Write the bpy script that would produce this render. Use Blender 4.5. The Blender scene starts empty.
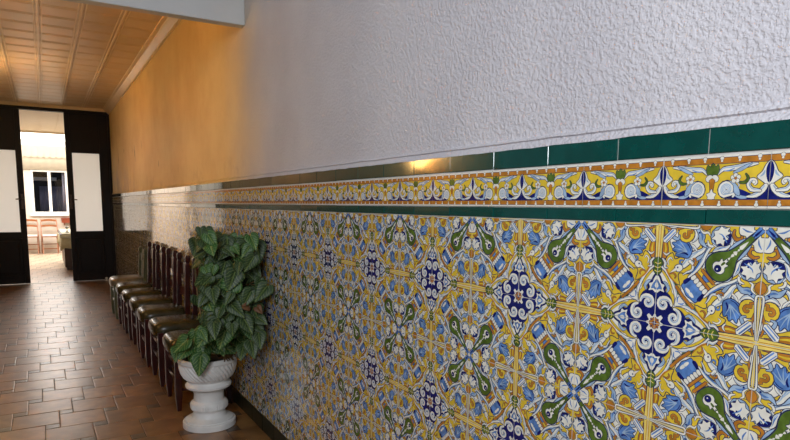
import bpy, bmesh, math, random
import numpy as np
from mathutils import Vector, Matrix, noise
from mathutils.geometry import delaunay_2d_cdt

random.seed(7)
rng = np.random.default_rng(7)
S = bpy.context.scene
COL = S.collection
PI = math.pi

# ------------------------------------------------------------------ camera, light, exposure
T = 0.2                 # wall tile size
H = 1.33                # camera height
DX = 5.2897 * T         # camera distance from the tiled wall
YAW, PIT, ROL, FPX, PPY = 0.5333, 0.1255, 0.0076, 594.61, 279.89
fwd = Vector((math.sin(YAW)*math.cos(PIT), math.cos(YAW)*math.cos(PIT), -math.sin(PIT)))
rt = Vector((math.cos(YAW), -math.sin(YAW), 0)); up = rt.cross(fwd)
cr, sr = math.cos(ROL), math.sin(ROL)
R_, U_ = rt*cr + up*sr, -rt*sr + up*cr
cam = bpy.data.objects.new('camera', bpy.data.cameras.new('camera'))
COL.objects.link(cam)
cam.matrix_world = Matrix(((R_.x, U_.x, -fwd.x, -DX), (R_.y, U_.y, -fwd.y, 0), (R_.z, U_.z, -fwd.z, H), (0, 0, 0, 1)))
cam.data.sensor_fit = 'HORIZONTAL'; cam.data.sensor_width = 36
cam.data.lens = FPX/790*36
cam.data.shift_y = (PPY-220)/790
cam.data.clip_start = 0.05
S.camera = cam

S.view_settings.view_transform = 'Standard'
S.view_settings.look = 'None'
S.view_settings.gamma = 1
S.view_settings.exposure = 0.0
S.view_settings.use_curve_mapping = False
W = bpy.data.worlds.new('world'); S.world = W; W.use_nodes = True
W.node_tree.nodes['Background'].inputs[0].default_value = (0.55, 0.65, 0.9, 1)
W.node_tree.nodes['Background'].inputs[1].default_value = 0.25


def area(name, loc, target, sx, sy, power, col, spread=PI):
    l = bpy.data.lights.new(name, 'AREA'); l.shape = 'RECTANGLE'; l.size = sx; l.size_y = sy
    l.energy = power; l.color = col; l.spread = spread
    o = bpy.data.objects.new(name, l); COL.objects.link(o); o.location = loc
    o.rotation_euler = (Vector(target)-Vector(loc)).to_track_quat('-Z', 'Y').to_euler()
    return o


def point(name, loc, power, col, r=0.05):
    l = bpy.data.lights.new(name, 'POINT'); l.energy = power; l.color = col; l.shadow_soft_size = r
    o = bpy.data.objects.new(name, l); COL.objects.link(o); o.location = loc
    return o

# daylight through the street entrance of the foyer, behind and left of the camera
area('entrance_daylight', (-2.1, -0.7, 2.3), (0, 1.0, 1.5), 1.2, 1.4, 84, (0.90, 0.94, 1.0))
# light of the far room falling through the doorway comes from its glazed roof and an added area lamp under the ceiling
area('far_room_fill', (-1.0, 15.9, 2.75), (-1.0, 15.6, 0), 2.4, 1.8, 140, (1.0, 0.97, 0.95))

# ------------------------------------------------------------------ materials


def lin(c):
    return tuple(((v/255)/12.92 if v/255 <= .04045 else ((v/255+.055)/1.055)**2.4) for v in c) + (1,)


def mat(name, rgb, rough=0.5, var=0.0, vscale=8.0, bump=0.0, bscale=60.0, metal=0.0, spec=0.5, coat=0.0, rgb2=None,
        bdist=0.002, detail=4.0, stretch=(1, 1, 1), attr=False, trans=0.0):
    m = bpy.data.materials.new(name); m.use_nodes = True
    nt = m.node_tree; N = nt.nodes; L = nt.links
    b = N['Principled BSDF']
    b.inputs['Roughness'].default_value = rough; b.inputs['Metallic'].default_value = metal
    b.inputs['Specular IOR Level'].default_value = spec
    b.inputs['Coat Weight'].default_value = coat; b.inputs['Coat Roughness'].default_value = 0.06
    if trans: b.inputs['Transmission Weight'].default_value = trans
    tc = N.new('ShaderNodeTexCoord'); mp = N.new('ShaderNodeMapping'); mp.inputs['Scale'].default_value = stretch
    L.new(tc.outputs['Object'], mp.inputs['Vector'])
    c1 = lin(rgb)
    if var or rgb2:
        c2 = lin(rgb2) if rgb2 else tuple(v*(1-var) for v in c1[:3])+(1,)
        nz = N.new('ShaderNodeTexNoise'); nz.inputs['Scale'].default_value = vscale; nz.inputs['Detail'].default_value = detail
        L.new(mp.outputs[0], nz.inputs['Vector'])
        rp = N.new('ShaderNodeValToRGB'); rp.color_ramp.elements[0].position = 0.35; rp.color_ramp.elements[1].position = 0.65
        rp.color_ramp.elements[0].color = c2; rp.color_ramp.elements[1].color = c1
        L.new(nz.outputs['Fac'], rp.inputs['Fac'])
        src = rp.outputs['Color']
        if attr:
            at = N.new('ShaderNodeAttribute'); at.attribute_name = 'tone'
            mx = N.new('ShaderNodeMix'); mx.data_type = 'RGBA'; mx.blend_type = 'MULTIPLY'; mx.inputs['Factor'].default_value = 1
            L.new(src, mx.inputs[6]); L.new(at.outputs['Color'], mx.inputs[7]); src = mx.outputs[2]
        L.new(src, b.inputs['Base Color'])
    else:
        b.inputs['Base Color'].default_value = c1
    if bump:
        n2 = N.new('ShaderNodeTexNoise'); n2.inputs['Scale'].default_value = bscale; n2.inputs['Detail'].default_value = 3
        L.new(mp.outputs[0], n2.inputs['Vector'])
        bp = N.new('ShaderNodeBump'); bp.inputs['Strength'].default_value = bump; bp.inputs['Distance'].default_value = bdist
        L.new(n2.outputs['Fac'], bp.inputs['Height']); L.new(bp.outputs[0], b.inputs['Normal'])
    return m


def glaze(name, rgb, var=0.25, vscale=60):
    return mat(name, rgb, rough=0.09, var=var, vscale=vscale, bump=0.06, bscale=16, bdist=0.004, spec=0.55, coat=0.3)


def emis(name, rgb, strength):
    m = bpy.data.materials.new(name); m.use_nodes = True
    b = m.node_tree.nodes['Principled BSDF']
    b.inputs['Base Color'].default_value = lin(rgb)
    b.inputs['Emission Color'].default_value = lin(rgb); b.inputs['Emission Strength'].default_value = strength
    return m


# wall paint: rough off-white plaster in the foyer, smooth worn ochre beyond the lintel
def wall_paint():
    m = bpy.data.materials.new('plaster_and_ochre_paint'); m.use_nodes = True
    nt = m.node_tree; N = nt.nodes; L = nt.links; b = N['Principled BSDF']
    b.inputs['Specular IOR Level'].default_value = 0.35
    tc = N.new('ShaderNodeTexCoord'); sp = N.new('ShaderNodeSeparateXYZ'); L.new(tc.outputs['Object'], sp.inputs[0])
    nz = N.new('ShaderNodeTexNoise'); nz.inputs['Scale'].default_value = 2.5; nz.inputs['Detail'].default_value = 5
    L.new(tc.outputs['Object'], nz.inputs['Vector'])

    def math_(op, a, bb, c=None):
        n = N.new('ShaderNodeMath'); n.operation = op
        for i, v in enumerate((a, bb)):
            if v is None: continue
            if isinstance(v, (int, float)): n.inputs[i].default_value = v
            else: L.new(v, n.inputs[i])
        return n.outputs[0]

    def rng_(v, a, bb, smooth=True):
        n = N.new('ShaderNodeMapRange'); n.interpolation_type = 'SMOOTHSTEP' if smooth else 'LINEAR'
        n.inputs['From Min'].default_value = a; n.inputs['From Max'].default_value = bb
        L.new(v, n.inputs['Value']); return n.outputs[0]

    def mix(f, a, bb):
        n = N.new('ShaderNodeMix'); n.data_type = 'RGBA'
        if isinstance(f, (int, float)): n.inputs['Factor'].default_value = f
        else: L.new(f, n.inputs['Factor'])
        for i, v in ((6, a), (7, bb)):
            if isinstance(v, tuple): n.inputs[i].default_value = v
            else: L.new(v, n.inputs[i])
        return n.outputs[2]
    yw = math_('ADD', sp.outputs['Y'], math_('MULTIPLY', math_('SUBTRACT', nz.outputs['Fac'], 0.5), 0.5))
    f = rng_(yw, 3.05, 4.1)
    white = mix(rng_(nz.outputs['Fac'], 0.3, 0.7), lin((196, 194, 200)), lin((206, 204, 209)))
    n3 = N.new('ShaderNodeTexNoise'); n3.inputs['Scale'].default_value = 1.3; n3.inputs['Detail'].default_value = 8; n3.inputs['Roughness'].default_value = .65
    L.new(tc.outputs['Object'], n3.inputs['Vector'])
    och = mix(rng_(n3.outputs['Fac'], 0.35, 0.68), lin((236, 208, 144)), lin((222, 188, 122)))
    # scuffed pale patches low on the wall by the far door
    n4 = N.new('ShaderNodeTexNoise'); n4.inputs['Scale'].default_value = 6; n4.inputs['Detail'].default_value = 9; n4.inputs['Roughness'].default_value = .7
    mp = N.new('ShaderNodeMapping'); mp.inputs['Scale'].default_value = (1, .5, .45); L.new(tc.outputs['Object'], mp.inputs['Vector']); L.new(mp.outputs[0], n4.inputs['Vector'])
    pz = math_('MULTIPLY', math_('SUBTRACT', 1.0, rng_(sp.outputs['Z'], 1.6, 2.1)), rng_(sp.outputs['Y'], 7.5, 10.5))
    pf = rng_(math_('ADD', n4.outputs['Fac'], math_('MULTIPLY', pz, 0.17)), 0.55, 0.63)
    pf = math_('MULTIPLY', pf, pz)
    och = mix(math_('MULTIPLY', pf, 0.8), och, lin((206, 180, 140)))
    n5 = N.new('ShaderNodeTexNoise'); n5.inputs['Scale'].default_value = 5; n5.inputs['Detail'].default_value = 2
    mp5 = N.new('ShaderNodeMapping'); mp5.inputs['Scale'].default_value = (1, 1.6, .5); mp5.inputs['Location'].default_value = (0, .3, .1); L.new(tc.outputs['Object'], mp5.inputs['Vector']); L.new(mp5.outputs[0], n5.inputs['Vector'])
    sc = math_('MULTIPLY', rng_(n5.outputs['Fac'], 0.70, 0.73), math_('MULTIPLY', rng_(sp.outputs['Y'], 6.0, 7.0), math_('SUBTRACT', 1.0, rng_(sp.outputs['Z'], 2.3, 2.45))))
    och = mix(math_('MULTIPLY', sc, 0.75), och, lin((110, 66, 34)))
    # brown scuffs in a strip just above the tiles
    pz2 = math_('MULTIPLY', math_('SUBTRACT', 1.0, rng_(sp.outputs['Z'], 1.5, 1.75)), rng_(n4.outputs['Fac'], 0.5, 0.62))
    och = mix(math_('MULTIPLY', pz2, 0.35), och, lin((165, 112, 60)))
    L.new(mix(f, white, och), b.inputs['Base Color'])
    rr = N.new('ShaderNodeMapRange'); rr.inputs['To Min'].default_value = .62; rr.inputs['To Max'].default_value = .6; L.new(f, rr.inputs['Value'])
    L.new(rr.outputs[0], b.inputs['Roughness'])
    # stipple
    vo = N.new('ShaderNodeTexNoise'); vo.inputs['Scale'].default_value = 112; vo.inputs['Detail'].default_value = 2; vo.inputs['Roughness'].default_value = .45
    L.new(tc.outputs['Object'], vo.inputs['Vector'])
    hr = rng_(vo.outputs['Fac'], 0.34, 0.66)
    st = N.new('ShaderNodeMapRange'); st.inputs['To Min'].default_value = .5; st.inputs['To Max'].default_value = .1; L.new(f, st.inputs['Value'])
    bp = N.new('ShaderNodeBump'); bp.inputs['Distance'].default_value = 0.0045
    L.new(st.outputs[0], bp.inputs['Strength']); L.new(hr, bp.inputs['Height']); L.new(bp.outputs[0], b.inputs['Normal'])
    return m


M = dict(
    wall=wall_paint(),
    plaster=mat('foyer_plaster', (204, 205, 203), .65, var=.04, bump=.5, bscale=48, bdist=.0035),
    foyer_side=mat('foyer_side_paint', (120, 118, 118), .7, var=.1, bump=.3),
    foyer_ceiling=mat('foyer_ceiling_paint', (190, 190, 192), .8, var=.05),
    mortar=mat('rough_mortar', (186, 182, 184), .8, var=.2, vscale=40, bump=.8, bscale=120),
    grout=mat('grout', (190, 186, 180), .7, var=.2, vscale=30),
    ceil=mat('ceiling_panel', (218, 194, 156), .33, var=.1, vscale=2.5, bump=.08, bscale=5, spec=.5),
    ceil2=mat('ceiling_batten', (232, 210, 172), .3, var=.12, vscale=3),
    hall_side=mat('hall_side_ochre', (232, 192, 124), .5, var=.12, vscale=2),
    hall_dado=mat('hall_side_tiles', (150, 125, 75), .25, var=.4, vscale=20),
    tile_floor=mat('floor_tile', (156, 112, 64), .36, rgb2=(116, 78, 42), vscale=9, detail=9, bump=.14, bscale=16, bdist=.004, attr=True, spec=.6),
    tile_insert=mat('floor_insert', (98, 80, 62), .33, rgb2=(72, 56, 42), vscale=20, bump=.1, attr=True),
    floor_grout=mat('floor_grout', (58, 40, 28), .7, var=.3),
    darkwood=mat('dark_door_wood', (20, 7, 6), .5, rgb2=(12, 5, 5), vscale=6, stretch=(6, 6, .6), bump=.1, spec=.25),
    chairwood=mat('dark_red_chair_wood', (62, 20, 17), .28, rgb2=(38, 12, 12), vscale=9, stretch=(5, 5, .7), spec=.5),
    greenwood=mat('green_painted_wood', (98, 100, 68), .35, rgb2=(74, 78, 50), vscale=9, stretch=(5, 5, .7)),
    leather=mat('olive_brown_leather', (66, 60, 36), .27, rgb2=(48, 43, 25), vscale=14, bump=.2, bscale=45, bdist=.003, spec=.42),
    greyleather=mat('pale_grey_leather', (128, 122, 108), .28, rgb2=(105, 98, 84), vscale=14, bump=.2, bscale=45),
    redleather=mat('reddish_brown_leather', (92, 52, 36), .28, rgb2=(72, 40, 28), vscale=14, bump=.2, bscale=45),
    brass=mat('brass_nail', (170, 150, 110), .3, metal=1.0),
    urn=mat('white_painted_plaster', (236, 235, 232), .42, var=.12, vscale=12, bump=.15, bscale=60),
    soil=mat('potting_soil', (50, 36, 26), .9, var=.4, vscale=40, bump=.8, bscale=50),
    stem=mat('brown_stem', (112, 84, 50), .6, rgb2=(78, 70, 36), vscale=12),
    gap_brown=mat('brown_gap_leaf', (112, 74, 40), .6, rgb2=(84, 54, 30), vscale=15),
    roomwall=mat('far_room_cream_wall', (216, 204, 190), .7, var=.04, bump=.2),
    roomceil=mat('far_room_ceiling', (226, 208, 180), .6, var=.05),
    whiteframe=mat('white_window_frame', (236, 236, 232), .35),
    fabric=mat('cream_blind_fabric', (206, 196, 176), .85, var=.05, bump=.2),
    blackout=mat('courtyard_dark', (46, 46, 44), .8, rgb2=(26, 26, 26), vscale=2),
    greycurtain=mat('grey_curtain', (150, 148, 165), .8, var=.2, vscale=6),
    orangewood=mat('orange_beech', (158, 94, 44), .4, rgb2=(134, 74, 32), vscale=8, stretch=(4, 4, .8)),
    seatpad=mat('white_seat', (224, 220, 216), .6, var=.05),
    cloth=mat('cream_green_cloth', (214, 206, 174), .85, rgb2=(190, 180, 140), vscale=7, bump=.2),
    clothtop=mat('pale_top_cloth', (226, 224, 200), .85, var=.06, bump=.2),
    cabinet=mat('table_dark_wood', (66, 42, 26), .45, var=.3, stretch=(4, 4, .8)),
    redwood=mat('red_brown_wood', (140, 64, 36), .45, var=.2, stretch=(4, 4, .8)),
    metal=mat('brushed_metal', (180, 176, 170), .3, metal=1.0),
    skyglass=emis('daylit_glazed_roof', (255, 252, 246), 3.6),
    lampglow=emis('warm_lamp_glass', (255, 196, 110), 16.0),
    lavender=mat('lavender_awning', (150, 150, 175), .7, var=.2),
    pale_floor=mat('pale_floor_tile', (206, 186, 160), .3, var=.1, vscale=9, attr=True),
    kerb=mat('kerb_green', (16, 30, 20), .3, var=.3, vscale=20, spec=.35),
    capgreen=glaze('cap_green', (6, 74, 68), .22, 25),
    g_navy=glaze('glaze_navy', (26, 34, 112), .45, 70),
    g_line=glaze('glaze_outline', (44, 50, 84), .2),
    g_blue=glaze('glaze_blue', (98, 142, 208), .45, 60),
    g_pale=glaze('glaze_pale_blue', (162, 188, 216), .3, 60),
    g_white=glaze('glaze_white', (232, 230, 218), .14, 50),
    g_yellow=glaze('glaze_yellow', (228, 196, 60), .2, 45),
    g_orange=glaze('glaze_orange', (192, 126, 46), .3, 60),
    g_green=glaze('glaze_green', (92, 118, 46), .45, 60),
    g_cream=glaze('glaze_cream', (240, 214, 112), .2, 45),
)

M['capgreen'].node_tree.nodes['Principled BSDF'].inputs['Coat Weight'].default_value = 1
for k_ in [k for k in M if k.startswith('g_')]+['capgreen']:
    M[k_].node_tree.nodes['Principled BSDF'].inputs['Coat IOR'].default_value = 1.6
for k_ in ('tile_floor', 'tile_insert'):
    b_ = M[k_].node_tree.nodes['Principled BSDF']
    b_.inputs['Coat Weight'].default_value = .55; b_.inputs['Coat Roughness'].default_value = .30; b_.inputs['Coat IOR'].default_value = 1.5

# frosted door glass
gm = bpy.data.materials.new('frosted_glass'); gm.use_nodes = True
_n = gm.node_tree.nodes; _l = gm.node_tree.links
_tr = _n.new('ShaderNodeBsdfTranslucent'); _tr.inputs[0].default_value = (.93, .95, .96, 1)
_mx = _n.new('ShaderNodeMixShader'); _mx.inputs[0].default_value = .93
_n['Principled BSDF'].inputs['Base Color'].default_value = (.8, .8, .76, 1); _n['Principled BSDF'].inputs['Roughness'].default_value = .35
_l.new(_n['Principled BSDF'].outputs[0], _mx.inputs[1]); _l.new(_tr.outputs[0], _mx.inputs[2])
_l.new(_mx.outputs[0], _n['Material Output'].inputs[0])
M['frost'] = gm
# clear window glass
gm = bpy.data.materials.new('clear_glass'); gm.use_nodes = True
_n = gm.node_tree.nodes; _l = gm.node_tree.links
_tr = _n.new('ShaderNodeBsdfTransparent'); _gl = _n.new('ShaderNodeBsdfGlossy'); _gl.inputs['Roughness'].default_value = .02
_mx = _n.new('ShaderNodeMixShader'); _mx.inputs[0].default_value = .07
_l.new(_tr.outputs[0], _mx.inputs[1]); _l.new(_gl.outputs[0], _mx.inputs[2]); _l.new(_mx.outputs[0], _n['Material Output'].inputs[0])
M['clear'] = gm


def leaf_material(name, base, vein, f=1.0):
    m = bpy.data.materials.new(name); m.use_nodes = True
    nt = m.node_tree; N = nt.nodes; L = nt.links; b = N['Principled BSDF']
    b.inputs['Roughness'].default_value = .5
    uv = N.new('ShaderNodeUVMap'); sp = N.new('ShaderNodeSeparateXYZ'); L.new(uv.outputs[0], sp.inputs[0])

    def mth(op, a, bb=None):
        n = N.new('ShaderNodeMath'); n.operation = op
        for i, v in enumerate((a, bb)):
            if v is None: continue
            if isinstance(v, (int, float)): n.inputs[i].default_value = v
            else: L.new(v, n.inputs[i])
        return n.outputs[0]
    au = mth('ABSOLUTE', sp.outputs['X'])
    nzv = N.new('ShaderNodeTexNoise'); nzv.inputs['Scale'].default_value = 4; L.new(uv.outputs[0], nzv.inputs['Vector'])
    # side veins rise from the midrib
    ph = mth('ADD', mth('SUBTRACT', mth('MULTIPLY', sp.outputs['Y'], 6.0), mth('MULTIPLY', au, 6.5)), mth('MULTIPLY', nzv.outputs['Fac'], 2.2))
    fr = mth('ABSOLUTE', mth('SUBTRACT', mth('FRACT', ph), .5))
    side = mth('MULTIPLY', mth('LESS_THAN', fr, .10), mth('LESS_THAN', au, .42))
    mid = mth('LESS_THAN', au, .028)
    v = mth('MAXIMUM', mid, mth('MULTIPLY', side, .75))
    nz = N.new('ShaderNodeTexNoise'); nz.inputs['Scale'].default_value = 9; L.new(uv.outputs[0], nz.inputs['Vector'])
    tc = N.new('ShaderNodeTexCoord'); n2 = N.new('ShaderNodeTexNoise'); n2.inputs['Scale'].default_value = 7; L.new(tc.outputs['Object'], n2.inputs['Vector'])
    c = N.new('ShaderNodeMix'); c.data_type = 'RGBA'; L.new(n2.outputs['Fac'], c.inputs[0])
    c.inputs[6].default_value = lin(base); c.inputs[7].default_value = tuple(x*1.9 for x in lin(base)[:3])+(1,)
    c2 = N.new('ShaderNodeMix'); c2.data_type = 'RGBA'; L.new(mth('MULTIPLY', v, mth('MULTIPLY', nz.outputs['Fac'], 1.5)), c2.inputs[0])
    L.new(c.outputs[2], c2.inputs[6]); c2.inputs[7].default_value = lin(vein)
    L.new(c2.outputs[2], b.inputs['Base Color'])
    return m


M['leaf'] = leaf_material('variegated_leaf', (27, 48, 18), (118, 136, 80))
M['leaf2'] = leaf_material('lit_variegated_leaf', (36, 72, 24), (146, 166, 100))  # brighter copy: light on the lower leaves put into colour, plus random others


# ------------------------------------------------------------------ mesh helpers
def tag(o, label=None, cat=None, group=None, kind=None):
    if label: o['label'] = label
    if cat: o['category'] = cat
    if group: o['group'] = group
    if kind: o['kind'] = kind
    return o


def empty(name, loc=(0, 0, 0), rz=0):
    o = bpy.data.objects.new(name, None); COL.objects.link(o); o.location = loc; o.rotation_euler = (0, 0, rz)
    o.empty_display_size = .05
    return o


class MB:
    def __init__(s): s.v = []; s.f = []; s.mi = []; s.uv = {}

    def add(s, vs, fs, mi=0):
        n = len(s.v); s.v += [tuple(p) for p in vs]; s.f += [tuple(i+n for i in f) for f in fs]; s.mi += [mi]*len(fs)
        return s

    def box(s, a, b, mi=0):
        (x0, y0, z0), (x1, y1, z1) = a, b
        v = [(x0, y0, z0), (x1, y0, z0), (x1, y1, z0), (x0, y1, z0), (x0, y0, z1), (x1, y0, z1), (x1, y1, z1), (x0, y1, z1)]
        return s.add(v, [(0, 3, 2, 1), (4, 5, 6, 7), (0, 1, 5, 4), (1, 2, 6, 5), (2, 3, 7, 6), (3, 0, 4, 7)], mi)

    def loft(s, rings, mi=0, cap=True):
        k = len(rings[0]); v = [p for r in rings for p in r]; f = []
        for i in range(len(rings)-1):
            for j in range(k):
                f.append((i*k+j, i*k+(j+1) % k, (i+1)*k+(j+1) % k, (i+1)*k+j))
        if cap: f.append(tuple(range(k))[::-1]); f.append(tuple((len(rings)-1)*k+j for j in range(k)))
        return s.add(v, f, mi)

    def lathe(s, prof, c=(0, 0, 0), n=48, mi=0, rf=None, cap=True):
        if rf and len(prof) > 15:
            pp = []
            for (r0, z0), (r1, z1) in zip(prof, prof[1:]):
                k = 5 if abs(z1-z0) > .012 and r0 > .1 else 1
                pp += [(r0+(r1-r0)*q/k, z0+(z1-z0)*q/k) for q in range(k)]
            prof = pp+[prof[-1]]
        rings = []
        for r, z in prof:
            rings.append([(c[0]+(r+(rf(r, z, 2*PI*j/n) if rf else 0))*math.cos(2*PI*j/n), c[1]+(r+(rf(r, z, 2*PI*j/n) if rf else 0))*math.sin(2*PI*j/n), c[2]+z) for j in range(n)])
        return s.loft(rings, mi, cap)

    def tube(s, pts, rad, n=8, mi=0):
        pts = [Vector(p) for p in pts]; rings = []
        if not hasattr(rad, '__len__'): rad = [rad]*len(pts)
        t0 = (pts[1]-pts[0]).normalized(); a = t0.orthogonal().normalized()
        for i, p in enumerate(pts):
            t = (pts[min(i+1, len(pts)-1)]-pts[max(i-1, 0)]).normalized()
            a = (a-t*a.dot(t)).normalized(); b = t.cross(a)
            rings.append([p+(a*math.cos(2*PI*j/n)+b*math.sin(2*PI*j/n))*rad[i] for j in range(n)])
        return s.loft(rings, mi)

    def bar(s, p, q, w, d, mi=0, nrm=(0, 0, 1), w2=None, d2=None):
        p, q = Vector(p), Vector(q); t = (q-p).normalized(); n = Vector(nrm)
        n = (n-t*n.dot(t)).normalized(); b = t.cross(n)
        w2 = w2 or w; d2 = d2 or d
        R = [[c+b*sx*ww/2+n*sy*dd/2 for sx, sy in ((-1, -1), (1, -1), (1, 1), (-1, 1))] for c, ww, dd in ((p, w, d), (q, w2, d2))]
        return s.loft(R, mi)

    def build(s, name, mats, parent=None, smooth=False, bevel=0, seg=2, auto=None):
        me = bpy.data.meshes.new(name); me.from_pydata(s.v, [], s.f)
        if not isinstance(mats, (list, tuple)): mats = [mats]
        for m in mats: me.materials.append(m)
        me.polygons.foreach_set('material_index', s.mi)
        if smooth: me.polygons.foreach_set('use_smooth', [True]*len(me.polygons))
        me.update()
        o = bpy.data.objects.new(name, me); COL.objects.link(o)
        bm = bmesh.new(); bm.from_mesh(me); bmesh.ops.recalc_face_normals(bm, faces=bm.faces)
        if bevel:
            es = [e for e in bm.edges if len(e.link_faces) == 2 and e.calc_face_angle(0) > .5]
            bmesh.ops.bevel(bm, geom=es, offset=bevel, segments=seg, affect='EDGES', profile=.6)
        bm.to_mesh(me); bm.free()
        if auto is not None:
            me.polygons.foreach_set('use_smooth', [True]*len(me.polygons))
            try: me.set_sharp_from_angle(angle=math.radians(auto))
            except Exception: pass
        if parent: o.parent = parent
        return o


def struct(o): o['kind'] = 'structure'; return o


# ------------------------------------------------------------------ structure
YD = 11.35; YL0, YL1 = 3.51, 3.585; ZL = 2.343; ZC = 2.885; YR = 18.3
XL, XF = -2.0, -3.1
struct(MB().box((0.0, -2.6, -.1), (.15, YR+.15, 3.4)).build('wall_right', M['wall'])) if False else None
mb = MB().box((0.004, -2.6, -.1), (.15, YD+.1, 3.4))
struct(mb.build('wall_right', M['wall']))
struct(MB().box((XF-.15, -2.6, -.1), (XF, YL1, 3.4)).box((XF, YL0, 0), (XL, YL1, 3.4)).build('wall_left_foyer', M['foyer_side']))
struct(MB().box((XL-.15, YL1, 1.3), (XL, YD+.1, 3.2)).build('wall_left', M['hall_side']))
struct(MB().box((XL-.15, YL1, -.1), (XL+.008, YD+.1, 1.3)).build('trim_5', M['hall_dado']))
struct(MB().box((XF-.15, -2.75, -.1), (.15, -2.6, 3.4)).build('wall_back', M['foyer_side']))
struct(MB().box((XL, YL0, ZL), (0.004, YL1, 3.4)).build('wall_lintel', M['plaster'], bevel=.006))
struct(MB().box((XF-.15, -2.75, 3.3), (.15, YL0, 3.4)).build('ceiling_foyer', M['foyer_ceiling']))

# floor: hopscotch paving of big clay tiles with small dark inserts
A_, B_ = .25, .078
def floor_mesh():
    mb = MB(); tone = []
    mb.box((XF-.1, -2.7, -.12), (.1, YR+.1, -.0035), 2); tone += [1.0]*6
    g = .0018
    for m in range(-80, 90):
        for n in range(-20, 80):
            ox = -1.038+m*A_+n*B_; oy = 3.942-m*B_+n*A_
            if not (XF-.2 < ox < .05 and -2.7 < oy < YR): continue
            if oy < YL1-.2 and oy < .8: continue
            if oy > YL1 and ox < XL-.3: continue
            for (x0, y0, s, mi) in ((ox, oy, A_, 0), (ox-B_, oy, B_, 1)):
                x1, y1 = min(x0+s, 0.02), y0+s
                if x1-x0 < .02: continue
                z = [random.uniform(-.0005, .0005) for _ in range(4)]
                c = .005
                if oy > 13.7 and mi == 0: mi = 3
                P = [(x0+g, y0+g), (x1-g, y0+g), (x1-g, y1-g), (x0+g, y1-g)]
                Q = [(x0+g+c, y0+g+c), (x1-g-c, y0+g+c), (x1-g-c, y1-g-c), (x0+g+c, y1-g-c)]
                v = [(p[0], p[1], -.0035) for p in P]+[(p[0], p[1], z[i]-.0007) for i, p in enumerate(P)]+[(q[0], q[1], z[i]) for i, q in enumerate(Q)]
                mb.add(v, [(0, 1, 5, 4), (1, 2, 6, 5), (2, 3, 7, 6), (3, 0, 4, 7), (4, 5, 9, 8), (5, 6, 10, 9), (6, 7, 11, 10), (7, 4, 8, 11), (8, 9, 10, 11)], mi)
                tone += [random.uniform(.78, 1.08)]*9
    # plain infill where the tiles are out of view
    mb.box((XF-.1, -2.7, -.01), (.02, .8, -.001), 0); tone += [.95]*6
    me = bpy.data.meshes.new('floor'); me.from_pydata(mb.v, [], mb.f)
    for k in ('tile_floor', 'tile_insert', 'floor_grout', 'pale_floor'): me.materials.append(M[k])
    me.polygons.foreach_set('material_index', mb.mi)
    a = me.attributes.new('tone', 'FLOAT_COLOR', 'FACE')
    a.data.foreach_set('color', np.repeat(np.array(tone, dtype=np.float32), 4))
    o = bpy.data.objects.new('floor', me); COL.objects.link(o); return o
struct(floor_mesh())

# hall ceiling: pressed panels with cross grooves, long battens and a cornice
def hall_ceiling():
    mb = MB(); rows = []
    y = YL1-.02; k = 0
    zt = ZC+.15
    # profile along Y: panel, groove
    prof = []
    while y < YD:
        prof += [(y, ZC), (y+.245, ZC), (y+.25, ZC+.0035), (y+.262, ZC+.0035), (y+.267, ZC), (y+.285, ZC), (y+.290, ZC+.0035), (y+.302, ZC+.0035), (y+.307, ZC)]
        y += .31
    xs = [XL-.1, 0.05]
    v = []; f = []
    for i, (yy, z) in enumerate(prof):
        v += [(xs[0], yy, z), (xs[1], yy, z)]
        if i: f.append((2*i-2, 2*i-1, 2*i+1, 2*i))
    mb.add(v, f, 0)
    mb.box((XL-.1, YL1, ZC+.03), (.05, YD, ZC+.1), 0)
    for xb in (-1.94+.0, -1.625, -1.312, -1.0, -.686, -.372):
        # double ridge batten
        for dx, w, h in ((-.028, .005, .004), (0, .012, .011), (.028, .005, .004)):
            mb.loft([[(xb+dx-w/2-.004, yy, ZC+.001), (xb+dx-w/2, yy, ZC-h), (xb+dx+w/2, yy, ZC-h), (xb+dx+w/2+.004, yy, ZC+.001)] for yy in (YL1, YD)], 1)
    return mb
o = hall_ceiling().build('ceiling', [M['ceil'], M['ceil2']]); struct(o)
mb = MB()
cp = [(0.004, 0), (-.016, 0), (-.018, .012), (-.030, .022), (-.040, .040), (-.058, .052), (-.064, .066), (-.095, .072), (-.098, .084), (0.004, .084)]
for s_, x0 in ((1, 0.0), (-1, XL)):
    mb.loft([[(x0+s_*x, yy, ZC-.08+z) for x, z in cp] for yy in (YL1, YD)])
mb.loft([[(xx, YD-(-x)*.7, ZC-.06+z*.75) for x, z in cp] for xx in (XL, 0)])
struct(mb.build('trim_6', M['ceil2'], auto=35))

# mortar bead above the tiles, kerb strip
ZG1 = 1.473; ZG0 = 1.4265; ZB1 = 1.4225; ZB0 = 1.3285; ZW1 = 1.326; ZW0 = 1.2990; ZF = 1.2975; ZK = ZF-6*T
Yw0, Yw1 = -1.0, YD
mb = MB(); n = 400
ring = []
for i in range(n+1):
    y = Yw0+(Yw1-Yw0)*(i/n)**1.6
    w1 = .0018*noise.noise(Vector((y*14, 0, 0)))+.0012*noise.noise(Vector((y*60, 3, 0)))
    w2 = .0015*noise.noise(Vector((y*9, 5, 0)))
    ring.append([(.006, y, ZG1-.003+w1), (-.0105, y, ZG1-.001+w1), (-.009, y, ZG1+.006), (-.003, y, ZG1+.009), (-.001, y, ZG1+.016+w2), (-.006, y, ZG1+.019+w2), (-.005, y, ZG1+.023+w2), (.006, y, ZG1+.027+w2)])
mb.loft(ring)
struct(mb.build('trim_7', M['wall'], auto=60))

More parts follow.
